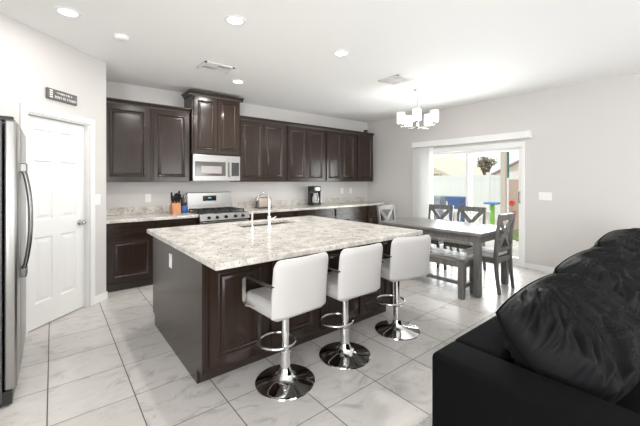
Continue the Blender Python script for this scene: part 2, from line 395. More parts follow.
# ================================================================== CABINETS
BEAD = [(.013*(1-math.cos(PI*k/7))/2, -.0065*math.sin(PI*k/7)-.0002) for k in range(8)]
def door_front(w, h, fw=.050):
    m = MB().paneled([0, fw, w-fw, w], [0, fw, h-fw, h], {(1, 1)}, BEAD+[(.013, .002), (.024, .012), (.031, .013), (.036, .011), (.046, .005), (.050, .005)], .02); m.soft = True
    return m
def drawer_front(w, h):
    fw = .03
    return MB().paneled([0, fw, w-fw, w], [0, fw, h-fw, h], {(1, 1)}, [(.0, -.002), (.005, -.002), (.010, .005)], .02)
def pull(parent, x, z):
    MB().lathe([(.0, -.026), (.009, -.025), (.011, -.018), (.005, -.010), (.005, 0)], (x, 0, z), 12, 'y').build('knob', 'knob', parent, smooth=True)
CROWN = [(0, 0), (-.012, 0), (-.016, .018), (-.034, .040), (-.048, .048), (-.048, .062), (0, .062)]
def upper(label, x0, x1, z0, z1, yf, ndoors, crown=True, stile=.03, sides=(0, 0)):
    t = thing('wall_cabinet', label, 'cabinet', (x0, YB, z0), 0, 'dark wall cabinets along the back wall')
    W = x1-x0; D = YB-yf; H = z1-z0
    MB().box(.0005, W-.0005, -D, -.001, 0, H).build('carcass', 'esp', t, bevel=.002)
    if crown:
        cm = MB(); s0, s1 = sides
        cm.prism([(-D+p[0], H+p[1]-.012) for p in CROWN], -(.048 if s0 else 0), W+(.048 if s1 else 0), 'yz')
        if s0: cm.prism([(p[0], H+p[1]-.012) for p in CROWN], -D, -.02, 'xz')
        if s1: cm.prism([(W-p[0], H+p[1]-.012) for p in CROWN], -D, -.02, 'xz')
        cm.build('crown_moulding', 'espd', t)
    dwid = (W-2*stile-(ndoors-1)*.006)/ndoors
    for k in range(ndoors):
        d = door_front(dwid, H-.045).build('door', 'esp', t, loc=(stile+k*(dwid+.006), -D-.001, .018))
        if ndoors == 2: pull(d, dwid-.028 if k == 0 else .028, .06)
        else: pull(d, dwid-.028, .06)
    return t
YF = 5.02; UZ0, UZ1 = 1.357, 2.39
upper('dark single-door wall cabinet closest to the pantry wall', .487, 1.058, UZ0, UZ1, YF, 1)
upper('dark single-door wall cabinet next to the tall cabinet over the microwave', 1.060, 1.590, UZ0, UZ1, YF, 1)
upper('tall dark double-door cabinet directly above the microwave, reaching near the ceiling', 1.594, 2.352, 1.772, 2.655, 4.95, 2, sides=(1, 1), stile=.025)
upper('dark double-door wall cabinet directly beside the microwave, above the toaster', 2.356, 3.285, UZ0, UZ1, YF, 2)
upper('dark double-door wall cabinet above the black coffee maker', 3.289, 4.208, UZ0, UZ1, YF, 2)
upper('dark double-door wall cabinet above the two small outlet plates', 4.212, 5.078, UZ0, UZ1, YF, 2)
upper('narrow dark single-door wall cabinet at the corner, under the small camera', 5.082, 5.625, UZ0, UZ1, YF, 1)

CT, CB = .895, .855
BF = 4.72
def base(label, x0, x1, ndoors, ndrawers):
    t = thing('base_cabinet', label, 'cabinet', (x0, YB, 0), 0, 'dark base cabinets along the back wall')
    W = x1-x0; D = YB-BF
    MB().box(.001, W-.001, -D, -.003, .10, CB-.001).build('carcass', 'esp', t, bevel=.002)
    MB().box(.001, W-.001, -D+.055, -.003, 0, .10).build('toe_kick', 'espd', t)
    w = (W-.06-(ndrawers-1)*.04)/ndrawers
    for k in range(ndrawers):
        drawer_front(w, .14).build('drawer', 'esp', t, loc=(.03+k*(w+.04), -D-.001, CB-.165))
    w = (W-.06-(ndoors-1)*.006)/ndoors
    for k in range(ndoors):
        door_front(w, .545).build('door', 'esp', t, loc=(.03+k*(w+.006), -D-.001, .125))
    return t
base('dark base cabinet with one drawer and door against the pantry wall', .487, 1.055, 1, 1)
base('dark base cabinet between the pantry-side unit and the stove, under the knife block', 1.058, 1.592, 1, 1)
base('dark base cabinet on the sink side of the stove, under the toaster', 2.372, 3.262, 2, 1)
base('dark base cabinet under the black coffee maker', 3.265, 4.192, 2, 1)
base('dark base cabinet under the two small outlet plates', 4.195, 5.085, 2, 1)
base('dark end base cabinet behind the dining chair in the far corner', 5.088, 5.60, 1, 1)
def counter(label, x0, x1):
    t = thing('worktop', label, 'countertop', (x0, YB, CB))
    MB().box(0, x1-x0, -.655, -.001, 0, CT-CB, .006).build('slab', 'granite', t)
    MB().box(0, x1-x0, -.021, -.001, CT-CB, CT-CB+.105, .003).build('backsplash', 'granite', t)
counter('speckled beige granite countertop carrying the knife block', .488, 1.596)
counter('speckled beige granite countertop carrying the coffee maker and toaster', 2.368, 5.64)

# ---- microwave
mw = thing('microwave', 'stainless steel microwave mounted under the tall dark cabinet', 'microwave', (1.60, YB, 1.372))
MB().box(0, .745, -.375, -.003, 0, .392).build('case', 'black', mw)
MB().box(.0, .745, -.405, -.376, .0, .392, .004).build('front_panel', 'steel', mw)
MB().box(.03, .50, -.409, -.404, .075, .29, .004).build('door_window', 'mwin', mw)
MB().box(.115, .435, -.411, -.408, .11, .225, .003).build('window_screen', mat('screen_mesh', (.30, .28, .26), .25, metal=.4), mw)
MB().box(.60, .725, -.409, -.404, .075, .29, .003).build('control_pad', 'blackg', mw)
MB().tube([(.56, -.405, .075), (.56, -.44, .085), (.56, -.445, .18), (.56, -.44, .275), (.56, -.405, .285)], .011, 10).build('handle', 'steel', mw, smooth=True)

# ---- range
rg = thing('stove', 'stainless steel gas stove between the two granite countertops', 'stove', (1.602, YB, 0))
W = .762
MB().box(0, W, -.64, -.01, .03, .80, .003).build('body', 'black', rg)
MB().box(.0, W, -.655, -.01, .80, .897, .004).build('cooktop', 'steel', rg)
MB().box(.03, W-.03, -.60, -.10, .897, .902).build('burner_tray', 'black', rg)
gr = MB()
for k in range(3):
    x0 = .04+k*.23; x1 = x0+.222
    for y in (-.59, -.345, -.10): gr.box(x0, x1, y-.007, y+.007, .925, .938)
    for x in (x0+.007, (x0+x1)/2, x1-.007): gr.box(x-.007, x+.007, -.59, -.10, .925, .938)
    for x in (x0+.007, x1-.007):
        for y in (-.585, -.105): gr.box(x-.007, x+.007, y-.007, y+.007, .902, .926)
gr.build('burner_grates', 'iron', rg)
MB().prism([(-.650, .80), (-.705, .80), (-.680, .893), (-.650, .893)], 0, W, 'yz').build('control_panel', 'steel', rg, bevel=.004)
for k, x in enumerate((.13, .25, .385, .53, .65)):
    MB().lathe([(0, -.035), (.017, -.034), (.021, -.012), (.024, -.0), (.024, .012)], (x, -.694, .846), 16, 'y').build('burner_knob', 'knob', rg, smooth=True)
MB().prism([(-.10, .897), (-.075, 1.0), (-.072, 1.185), (-.02, 1.19), (-.012, .897)], .02, W-.02, 'yz').build('backguard', 'steel', rg, bevel=.006)
MB().box(.26, .48, -.080, -.070, 1.05, 1.135, .002).build('clock_display', 'blackg', rg)
MB().box(.345, .395, -.0815, -.0795, 1.09, 1.108).build('lit_digits', 'display', rg)
od = MB().box(.005, W-.005, -.685, -.642, .22, .785, .006).build('oven_door', 'steel', rg)
MB().box(.09, W-.09, -.688, -.684, .33, .66).build('oven_window', 'blackg', od)
MB().tube([(.05, -.685, .735), (.05, -.725, .735), (W-.05, -.725, .735), (W-.05, -.685, .735)], .012, 10).build('oven_handle', 'steel', od, smooth=True)
MB().box(.005, W-.005, -.68, -.642, .05, .205, .006).build('warming_drawer', 'steel', rg)

# ---- counter-top items
kb = thing('knife_block', 'orange-brown wooden knife block full of black-handled knives', 'knife block', (1.395, 5.03, CT))
MB().prism([(-.10, 0), (.055, 0), (.075, .09), (-.02, .185), (-.085, .15)], -.075, .04, 'yz').build('block', 'block_wood', kb, bevel=.004)
for i in range(3):
    for j in range(2):
        d = V((.10*(i-1), -.28+.12*j, 1)).normalized()
        a = V((-.056+i*.039, -.052+j*.055, .150+j*.024)); MB().bar(a, a+d*(.115+.02*((i*2+j) % 3)), .014, .021, (0, 1, 0), .004).build('knife_handle', 'black', kb)
can = thing('canister', 'small blue canister between the knife block and the stove', 'canister', (1.51, 5.08, CT))
MB().lathe([(0, 0), (.05, 0), (.053, .01), (.053, .105), (.05, .112), (0, .112)], n=24).build('canister_body', 'blue', can, smooth=True)
MB().lathe([(0, .112), (.054, .112), (.056, .118), (.056, .15), (.05, .157), (0, .157)], n=24).build('canister_lid', 'black', can, smooth=True)
for k in range(5):
    a = k*1.3; x, y = .025*math.cos(a), .025*math.sin(a)
    MB().bar((x, y, .12), (x*1.5, y*1.5, .24+.02*(k % 3)), .012, .012, (0, 1, 0), .003).build('utensil_handle', 'black' if k % 2 else 'steelh', can)
ts = thing('toaster', 'taupe two-slot toaster on the countertop by the stove', 'toaster', (2.88, 5.12, CT))
MB().box(-.13, .13, -.085, .085, .012, .19, .03, 4).build('toaster_body', 'taupe', ts, smooth=True)
MB().box(-.125, .125, -.08, .08, 0, .02, .004).build('toaster_base', 'black', ts)
for y in (-.03, .03): MB().box(-.095, .095, y-.012, y+.012, .186, .192).build('bread_slot', 'black', ts)
MB().box(.128, .152, -.018, .018, .10, .12, .004).build('lever', 'black', ts)
cm = thing('coffee_maker', 'black drip coffee maker with glass carafe on the granite countertop', 'coffee maker', (4.02, 5.12, CT))
MB().box(-.095, .095, -.10, .09, 0, .04, .01).build('base_plate', 'black', cm)
MB().box(-.095, .095, .02, .09, .035, .375, .010).build('water_tower', 'black', cm)
MB().box(-.095, .095, -.10, .085, .265, .375, .012).build('brew_head', 'black', cm)
MB().box(-.05, .06, -.104, -.098, .29, .35, .003).build('brew_panel', 'steel', cm)
MB().box(.088, .099, -.09, .08, .03, .36, .003).build('side_trim', 'steel', cm)
crf = MB().lathe([(0, .042), (.05, .042), (.066, .06), (.072, .11), (.062, .165), (.046, .20), (.05, .235)], (.005, -.035, 0), 24).build('carafe', 'water', cm, smooth=True)
MB().tube([(-.02, -.095, .21), (-.03, -.135, .20), (-.03, -.135, .10), (-.02, -.10, .085)], .008, 8).build('carafe_handle', 'black', crf, smooth=True)
wc = thing('security_camera', 'tiny black camera on top of the corner wall cabinet', 'camera', (5.52, 5.14, UZ1+.001))
MB().lathe([(0, 0), (.034, 0), (.034, .012), (.012, .018), (.012, .045)], n=16).build('stand', 'black', wc, smooth=True)
MB().box(-.04, .04, -.035, .035, .045, .135, .012, 3).build('camera_body', 'black', wc)
MB().lathe([(0, -.041), (.016, -.041), (.02, -.034)], (0, 0, .095), 16, 'y').build('lens', 'nickel', wc)

# ---- switch plates
def plate(name, label, cat, mtx, w, h, rockers, group=None):
    t = thing(name, label, cat, (0, 0, 0)); t.matrix_world = mtx
    if group: t['group'] = group
    MB().box(-w/2, w/2, -.007, -.0005, -h/2, h/2, .002).build('cover_plate', 'plastic', t)
    for x in rockers: MB().box(x-.016, x+.016, -.010, -.006, -.033, .033, .002).build('rocker' if 'switch' in name else 'socket', 'white', t)
T = Matrix.Translation; Rz = lambda a: Matrix.Rotation(a, 4, 'Z')
sp = s_of(.393, 4.449)
plate('light_switch', 'white light switch plate on the wall beside the pantry door', 'light switch', PM @ T((sp, 0, 1.162)), .075, .12, (0,))
plate('wall_outlet', 'white outlet plate over the countertop near the pantry wall', 'outlet', T((1.086, YB, 1.12)), .075, .12, (0,))
plate('wall_outlet', 'white outlet plate nearer to the coffee maker, one of two close together', 'outlet', T((4.96, YB, 1.155)), .075, .12, (0,))
plate('wall_outlet', 'white outlet plate nearer to the room corner, one of two close together', 'outlet', T((5.225, YB, 1.15)), .075, .12, (0,))
plate('light_switch', 'wide white triple light switch beside the glass sliding door', 'light switch', T((XR, 1.71, 1.14)) @ Rz(PI/2-PI), .17, .12, (-.046, 0, .046))
# wall sign
sg = thing('wall_sign', 'small dark rectangular wooden sign above the pantry door', 'sign'); ss = s_of(.065, 4.12); sg.matrix_world = PM @ T((ss, 0, 2.197))
MB().box(-.165, .165, -.025, -.001, -.05, .05, .003).build('board', 'sign', sg)
lt = MB(); random.seed(3)
for z, x0, x1, hh in ((.02, -.07, .10, .020), (-.02, -.09, .14, .024)):
    x = x0
    while x < x1:
        w_ = random.uniform(.008, .016)
        lt.box(x, x+.004, -.0275, -.0245, z-hh/2, z+hh/2)
        if random.random() < .7: lt.box(x, x+w_, -.0275, -.0245, z+hh/2-.004, z+hh/2)
        if random.random() < .6: lt.box(x, x+w_, -.0275, -.0245, z-.002, z+.002)
        if random.random() < .5: lt.box(x+w_-.004, x+w_, -.0275, -.0245, z-hh/2, z+hh/2)
        x += w_+.008
for z in (-.03, -.01, .01, .03): lt.box(-.145, -.115, -.0275, -.0245, z-.006, z+.006)
lt.build('lettering', 'signw', sg)

# ================================================================== REFRIGERATOR
fg = thing('refrigerator', 'stainless steel refrigerator beside the pantry door', 'refrigerator', (-.235, 2.73, 0))
MB().box(-.70, 0, .005, .90, .03, 1.735, .004).build('cabinet_body', mat('fridge_side', (.10, .10, .10), .4, metal=.5), fg)
for y0, y1, hy in ((0, .300, .265), (.306, .905, .345)):
    d = MB().box(.008, .066, y0, y1, .10, 1.745, .016, 4).build('door', 'steel', fg, smooth=True)
    z0, z1 = .735, 1.475
    pts = [(.068+.05*math.sin(PI*k/12)**.6 if 0 < k < 12 else .066, hy, z0+(z1-z0)*k/12) for k in range(13)]
    MB().tube(pts, .0125, 10).build('handle', 'steelh', d, smooth=True)
    for z in (z0+.015, z1-.015): MB().box(.062, .10, hy-.016, hy+.016, z-.03, z+.03, .006).build('handle_bracket', 'steelh', d)
MB().box(-.10, .05, .02, .10, 1.735, 1.765, .006).build('hinge_cover', 'black', fg)
MB().box(-.05, .045, .01, .895, .012, .095, .004).build('kick_grille', 'black', fg)
for y in (.05, .85): MB().lathe([(0, 0), (.022, 0), (.022, .03), (0, .03)], (-.02, y, 0), 12).build('foot', 'black', fg)

# ================================================================== ISLAND
IX0, IX1, IY0, IY1 = .756, 2.72, 2.15, 3.50
il = thing('kitchen_island', 'dark wood kitchen island with panelled front under a granite worktop', 'kitchen island', (IX0, IY0, 0))
IW, ID = IX1-IX0, IY1-IY0
MB().box(.02, IW-.02, .014, ID-.002, .10, CB-.001).build('carcass', 'esp', il)
MB().box(.02, IW-.02, .095, ID-.075, 0, .10).build('toe_kick', 'espd', il)
for x0 in (0, IW-.02):
    MB().prism([(0, .10), (.095, .10), (.095, 0), (ID-.07, 0), (ID-.07, .10), (ID, .10), (ID, CB-.001), (0, CB-.001)], x0, x0+.02, 'yz').build('end_panel', 'esp', il, bevel=.0015)
n = 4; fw = (IW-.04-.03*(n+1))/n
for k in range(n):
    door_front(fw, .68, .056).build('door', 'esp', il, loc=(.02+.03+k*(fw+.03), .013, .125))
WX0, WX1, WY0, WY1 = .722, 2.765, 1.832, 3.602
SX0, SX1, SY0, SY1 = 1.52, 2.22, 3.10, 3.46
iw = thing('worktop', 'large speckled granite island worktop with an undermount sink', 'countertop', (0, 0, CB+.0))
B = MB(); TH = CT-CB
xs = [WX0, SX0, SX1, WX1]; ys = [WY0, SY0, SY1, WY1]
vt = {(i, j, k): B.b.verts.new((xs[i], ys[j], k*TH)) for i in range(4) for j in range(4) for k in (0, 1)}
for i in range(3):
    for j in range(3):
        if (i, j) == (1, 1): continue
        for k in (0, 1): B.b.faces.new([vt[q] for q in ((i, j, k), (i+1, j, k), (i+1, j+1, k), (i, j+1, k))])
for i in range(3):
    for j in (0, 3): B.b.faces.new([vt[q] for q in ((i, j, 0), (i+1, j, 0), (i+1, j, 1), (i, j, 1))]); B.b.faces.new([vt[q] for q in ((j, i, 0), (j, i+1, 0), (j, i+1, 1), (j, i, 1))])
for j in (1, 2): B.b.faces.new([vt[q] for q in ((1, j, 0), (2, j, 0), (2, j, 1), (1, j, 1))]); B.b.faces.new([vt[q] for q in ((j, 1, 0), (j, 2, 0), (j, 2, 1), (j, 1, 1))])
B.build('slab', 'granite', iw, bevel=.005)
sk = thing('kitchen_sink', 'stainless undermount sink basin set in the island worktop', 'sink', ((SX0+SX1)/2, (SY0+SY1)/2, CB-.001))
a, b_ = (SX1-SX0)/2+.01, (SY1-SY0)/2+.01
MB().box(-a, a, -b_, b_, -.20, -.195).box(-a, -a+.006, -b_, b_, -.2, 0).box(a-.006, a, -b_, b_, -.2, 0).box(-a, a, -b_, -b_+.006, -.2, 0).box(-a, a, b_-.006, b_, -.2, 0).build('basin', 'steel', sk)
MB().lathe([(0, .002), (.045, .002), (.05, 0), (.05, -.003)], (0, 0, -.193), 20).build('drain', 'chrome', sk, smooth=True)
fc = thing('kitchen_faucet', 'chrome gooseneck faucet beside the island sink', 'faucet', (1.775, 3.035, CT))
MB().lathe([(0, 0), (.026, 0), (.026, .012), (.018, .02), (.017, .10), (.012, .11)], n=20).build('faucet_base', 'chrome', fc, smooth=True)
dr = V((-.30, .95, 0)).normalized()
pts = [V((0, 0, .10)), V((0, 0, .26))]+[dr*(.085-.085*math.cos(t_))+V((0, 0, .26+.085*math.sin(t_))) for t_ in [PI*k/10 for k in range(1, 11)]]
MB().tube(pts, .0105, 12).build('gooseneck', 'chrome', fc, smooth=True)
e_ = pts[-1]; MB().tube([e_, e_-V((0, 0, .075))], [.013, .015], 12).build('spray_head', 'black', fc, smooth=True)
MB().bar((.015, 0, .07), (.075, -.01, .095), .012, .010, r=.003).build('lever', 'chrome', fc)
so = thing('soap_dispenser', 'slim chrome soap dispenser near the faucet on the island', 'soap dispenser', (1.60, 3.075, CT))
MB().lathe([(0, 0), (.02, 0), (.02, .008), (.011, .014), (.011, .13), (.014, .135), (.014, .165), (0, .167)], n=16).build('pump', 'chrome', so, smooth=True)
MB().tube([(0, 0, .155), (-.01, .05, .158), (-.015, .08, .145)], .006, 8).build('nozzle', 'chrome', so, smooth=True)
plate('wall_outlet', 'white outlet plate on the plain end panel of the island', 'outlet', T((IX0, 2.872, .715)) @ Rz(-PI/2), .07, .115, (0,))

# ================================================================== BAR STOOLS
def cushion_block(x0, x1, y0, y1, z0, z1, r):
    return MB().box(x0, x1, y0, y1, z0, z1, r, 5)
def make_stool(label, loc, rz):
    t = thing('bar_stool', label, 'bar stool', loc, rz, 'white bar stools at the island')
    MB().lathe([(0, 0), (.20, 0), (.205, .004), (.203, .009), (.19, .013), (.10, .026), (.06, .045), (.045, .07), (.034, .10), (.031, .11)], n=48).build('base_disc', 'chrome', t, smooth=True)
    MB().lathe([(.0, .10), (.034, .10), (.034, .205), (.037, .207), (.037, .222), (.027, .226), (.027, .50), (0, .50)], n=20).build('gas_column', 'chrome', t, smooth=True)
    ring = [(.132*math.cos(2*PI*k/28), .10+.128*math.sin(2*PI*k/28), .245) for k in range(28)]
    MB().tube(ring, .0095, 10, closed=True).build('footrest', 'chrome', t, smooth=True)
    MB().lathe([(0, .485), (.09, .485), (.10, .495), (.10, .505), (0, .505)], n=24).build('seat_plate', 'black', t, smooth=True)
    MB().tube([(.05, -.02, .497), (.16, -.09, .492), (.19, -.10, .488)], .006, 8).build('height_lever', 'chrome', t, smooth=True)
    s = MB().box(-.205, .205, -.19, .215, .505, .615, .04, 5)
    s.build('seat', 'leather', t, smooth='all')
    # upholstered back curving up from the seat
    b = MB(); nx, nz = 10, 14; g = {}
    for side in (0, 1):
        for i in range(nx+1):
            for j in range(nz+1):
                u = i/nx*2-1; v = j/nz; z = .525+.37*v
                rc = .05
                half = .225
                if v > .86: half -= .03*((v-.86)/.14)**2
                yb = -.185-.035*v**1.5 + .022*(u*u)
                th = .058*(1-abs(u)**8*.75)*(1-max(0, (v-.9)/.1)**2*.7)
                g[side, i, j] = b.b.verts.new((u*half, yb-(th/2 if side else -th/2), z))
    for side in (0, 1):
        for i in range(nx):
            for j in range(nz):
                b.b.faces.new([g[side, i, j], g[side, i+1, j], g[side, i+1, j+1], g[side, i, j+1]])
    for i in range(nx):
        for j in (0, nz): b.b.faces.new([g[0, i, j], g[0, i+1, j], g[1, i+1, j], g[1, i, j]])
    for j in range(nz):
        for i in (0, nx): b.b.faces.new([g[0, i, j], g[0, i, j+1], g[1, i, j+1], g[1, i, j]])
    b.build('backrest', 'leather', t, smooth='all', subsurf=1)
    for sx in (-1, 1):
        x = sx*.228
        pts = [V((x, -.19, .735))]+[V((x, .12+.04*math.sin(a_), .695+.04*math.cos(a_)+.0)) for a_ in [PI/2*k/5 for k in range(6)]]
        pts += [V((x, .16-.035*(1-math.cos(a_)), .58-.035*math.sin(a_))) for a_ in [PI/2*k/5 for k in range(6)]]+[V((x*.85, .06, .545))]
        m = MB()
        for p, q in zip(pts, pts[1:]): m.bar(p, q+(q-p).normalized()*.003, .026, .009, (0, 1, 0) if abs((q-p).normalized().z) > .9 else (0, 0, 1))
        m.build('armrest', 'nickel', t)
    return t
st1 = make_stool('white bar stool nearest the island end with the outlet', (1.235, 1.895, 0), .04)
dup(st1, (1.785, 1.885, 0), -.02, 'white bar stool in the middle of the three at the island')
dup(st1, (2.46, 1.90, 0), -.22, 'white bar stool closest to the dining table and bench')

# ================================================================== DINING SET
tb = thing('dining_table', 'rectangular grey wood dining table near the glass sliding door', 'dining table', (4.285, 2.535, 0))
TX, TY = .455, .76
MB().box(-TX, TX, -TY, TY, .725, .76, .006).build('table_top', 'greyt', tb)
MB().box(-TX+.05, TX-.05, -TY+.045, -TY+.07, .635, .725).box(-TX+.05, TX-.05, TY-.07, TY-.045, .635, .725).box(-TX+.045, -TX+.07, -TY+.05, TY-.05, .635, .725).box(TX-.07, TX-.045, -TY+.05, TY-.05, .635, .725).build('apron', 'greyw', tb)
for sx in (-1, 1):
    for sy in (-1, 1):
        MB().box(sx*(TX-.07)-.04, sx*(TX-.07)+.04, sy*(TY-.07)-.04, sy*(TY-.07)+.04, 0, .725, .012, 3).build('leg', 'greyw', tb)
bn = thing('dining_bench', 'long backless grey wood bench beside the dining table', 'bench', (3.83, 2.52, 0))
BX, BY = .175, .64
MB().box(-BX, BX, -BY, BY, .43, .475, .010, 3).build('bench_seat', mat('bench_top', (.24, .23, .22), .22, noise_amt=.75, noise_scale=3.5, stretch=(9, 1.0, 9)), bn)
MB().box(-BX+.03, BX-.03, -BY+.02, -BY+.04, .36, .43).box(-BX+.03, BX-.03, BY-.04, BY-.02, .36, .43).box(-BX+.015, -BX+.035, -BY+.03, BY-.03, .36, .43).box(BX-.035, BX-.015, -BY+.03, BY-.03, .36, .43).build('apron', 'greyw', bn)
for sx in (-1, 1):
    for sy in (-1, 1):
        MB().box(sx*(BX-.035)-.033, sx*(BX-.035)+.033, sy*(BY-.05)-.033, sy*(BY-.05)+.033, 0, .43, .012, 3).build('leg', 'greyw', bn)
MB().box(-.02, .02, -BY+.06, BY-.06, .115, .155).box(-BX+.05, BX-.05, -BY+.035, -BY+.065, .115, .155).box(-BX+.05, BX-.05, BY-.065, BY-.035, .115, .155).build('stretcher', 'greyw', bn)
def make_chair(label, loc, rz):
    """faces local +y"""
    t = thing('dining_chair', label, 'dining chair', loc, rz, 'grey cross-back dining chairs')
    hw = .205
    for sx in (-1, 1):
        m = MB(); pts = [(sx*hw, -.225, 0), (sx*hw, -.195, .25), (sx*hw, -.185, .45), (sx*hw, -.20, .70), (sx*(hw), -.235, .965)]
        tw = [.034, .042, .046, .040, .034]; vs = []
        for (x, y, z), w_ in zip(pts, tw): vs.append([m.b.verts.new((x+a*.019, y+c*w_/2, z)) for a, c in ((-1, -1), (1, -1), (1, 1), (-1, 1))])
        for A, B in zip(vs, vs[1:]):
            for k in range(4): m.b.faces.new((A[k], A[(k+1) % 4], B[(k+1) % 4], B[k]))
        m.b.faces.new(vs[0]); m.b.faces.new(list(reversed(vs[-1])))
        m.build('back_leg', 'greyw', t, bevel=.004)
        MB().box(sx*hw-.02, sx*hw+.02, .185, .225, 0, .43, .006).build('front_leg', 'greyw', t)
    MB().box(-hw+.01, hw-.01, .19, .215, .365, .43).box(-hw+.01, hw-.01, -.195, -.17, .365, .43).box(-hw-.012, -hw+.012, -.19, .20, .365, .43).box(hw-.012, hw+.012, -.19, .20, .365, .43).build('seat_frame', 'greyw', t)
    MB().box(-hw-.015, hw+.015, -.165, .235, .431, .475, .018, 4).build('seat', 'seat', t, smooth='all')
    MB().bar((-hw+.012, -.2265, .925), (hw-.012, -.2265, .925), .028, .075, (0, -.13, 1), .004).build('top_rail', 'greyw', t)
    MB().bar((-hw+.012, -.187, .525), (hw-.012, -.187, .525), .024, .045, (0, -.08, 1), .003).build('lower_rail', 'greyw', t)
    for s_ in (-1, 1):
        MB().bar((s_*(hw-.035), -.222, .90), (-s_*(hw-.035), -.187, .53), .060, .018+.002*s_, (0, -1, 0), 0).build('cross_bar', 'greyw', t)
    return t
ch = make_chair('grey cross-back chair at the table end near the black sofa', (4.375, 1.935, 0), 0)
dup(ch, (4.93, 2.53, 0), PI/2, 'grey cross-back chair on the door side of the table, nearer the sofa end')
dup(ch, (4.93, 3.06, 0), PI/2, 'grey cross-back chair on the door side of the table, in front of the outdoor bins')
dup(ch, (4.40, 3.40, 0), PI+.05, 'grey cross-back chair at the far table end by the kitchen counter')

# ================================================================== CHANDELIER
hz = 2.185
cl = thing('chandelier', 'brushed nickel chandelier with five glowing cylinder shades above the dining table', 'chandelier', (4.265, 2.915, ZC))
MB().lathe([(0, -.03), (.02, -.03), (.03, -.022), (.062, -.016), (.066, -.004), (.066, -.0005)], n=28).build('canopy', 'nickel', cl, smooth=True)
MB().tube([(0, 0, -.02), (0, 0, -.14)], .006, 8).tube([(.003*math.sin(k*1.3), .003*math.cos(k*1.7), -.10-.016*k) for k in range(19)], .008, 6).build('chain', 'nickel', cl, smooth=True)
MB().tube([(.02*math.sin(k*.7)+.012, .03*math.sin(k*.45+1), -.08-.02*k) for k in range(15)], .0035, 6).build('power_cord', 'plastic', cl, smooth=True)
MB().lathe([(0, hz-ZC-.03), (.012, hz-ZC-.025), (.022, hz-ZC-.01), (.026, hz-ZC+.01), (.02, hz-ZC+.03), (.013, hz-ZC+.05), (.013, hz-ZC+.18), (.02, hz-ZC+.19), (.012, hz-ZC+.20), (0, hz-ZC+.205)], n=20).build('hub', 'nickel', cl, smooth=True)
for k in range(5):
    a = math.radians(72*k+14+126); dx, dy = math.cos(a), math.sin(a); R_ = .25; z = hz-ZC
    arm = MB().tube([(dx*.02, dy*.02, z), (dx*R_*.6, dy*R_*.6, z-.004), (dx*R_, dy*R_, z), (dx*R_, dy*R_, z+.035)], .007, 8).build('arm', 'nickel', cl, smooth=True)
    MB().lathe([(0, z+.03), (.018, z+.03), (.026, z+.04), (.028, z+.05), (0, z+.05)], (dx*R_, dy*R_, 0), 16).build('socket_cup', 'nickel', arm, smooth=True)
    MB().lathe([(.0, z+.051), (.052, z+.051), (.057, z+.056), (.057, z+.21), (.054, z+.21), (.054, z+.058), (0, z+.056)], (dx*R_, dy*R_, 0), 24).build('lamp_shade', 'shade', arm, smooth=True)

# ================================================================== CEILING FIXTURES
def downlight(x, y, label, power=17):
    t = thing('ceiling_downlight', label, 'downlight', (x, y, ZC), 0, 'recessed ceiling downlights')
    MB().lathe([(.062, -.001), (.066, -.008), (.088, -.006), (.092, -.001)], n=32).build('trim_ring', 'white', t, smooth=True)
    MB().lathe([(0, -.004), (.064, -.004), (.064, -.0015)], n=32).build('lens', 'lampe', t)
    l = lamp('downlight_lamp', 'AREA', (0, 0, -.012), power, (1, .975, .94), rot=(0, 0, 0), shape='DISK', size=.12); l.parent = t
downlight(.098, 3.365, 'glowing recessed downlight near the refrigerator and pantry wall', 5)
downlight(1.208, 2.634, 'glowing recessed downlight above the outlet end of the island')
downlight(2.401, 2.596, 'glowing recessed downlight above the dining end of the island')
downlight(1.986, 4.236, 'glowing recessed downlight near the tall cabinet and microwave')
def vent(x, y, w, d, label, square):
    t = thing('ceiling_vent', label, 'air vent', (x, y, ZC))
    m = MB(); f = .025
    for x0, x1, y0, y1 in ((-w/2, w/2, -d/2, -d/2+f), (-w/2, w/2, d/2-f, d/2), (-w/2, -w/2+f, -d/2, d/2), (w/2-f, w/2, -d/2, d/2)): m.box(x0, x1, y0, y1, -.012, -.0005)
    m.box(-.006, .006, -d/2, d/2, -.011, -.0005).box(-w/2, w/2, -.006, .006, -.011, -.0005)
    m.build('vent_frame', 'grille', t)
    MB().box(-w/2+.01, w/2-.01, -d/2+.01, d/2-.01, -.003, -.0004).build('duct_opening', 'slot', t)
    g = MB()
    for qx in (-1, 1):
        for qy in (-1, 1):
            along_x = (qx*qy > 0)
            k0 = 6
            for k in range(k0):
                if along_x:
                    yy = qy*(.012+(d/2-.03)*(k+.5)/k0); g.box(min(qx*.01, qx*(w/2-.02)), max(qx*.01, qx*(w/2-.02)), yy-.006, yy+.006, -.0105, -.0085, mtx=None)
                else:
                    xx = qx*(.012+(w/2-.03)*(k+.5)/k0); g.box(xx-.006, xx+.006, min(qy*.01, qy*(d/2-.02)), max(qy*.01, qy*(d/2-.02)), -.0105, -.0085)
    g.build('louvers', 'grille', t)
vent(1.53, 3.865, .36, .26, 'rectangular white ceiling air vent in front of the tall kitchen cabinet', 0)
vent(3.623, 2.818, .34, .34, 'square white ceiling air vent close to the chandelier', 1)
sm = thing('smoke_detector', 'small round white smoke detector on the ceiling near the pantry wall', 'smoke detector', (.512, 3.612, ZC))
MB().lathe([(0, -.034), (.045, -.034), (.056, -.026), (.06, -.012), (.066, -.008), (.066, -.0005)], n=28).build('detector_housing', 'plastic', sm, smooth=True)

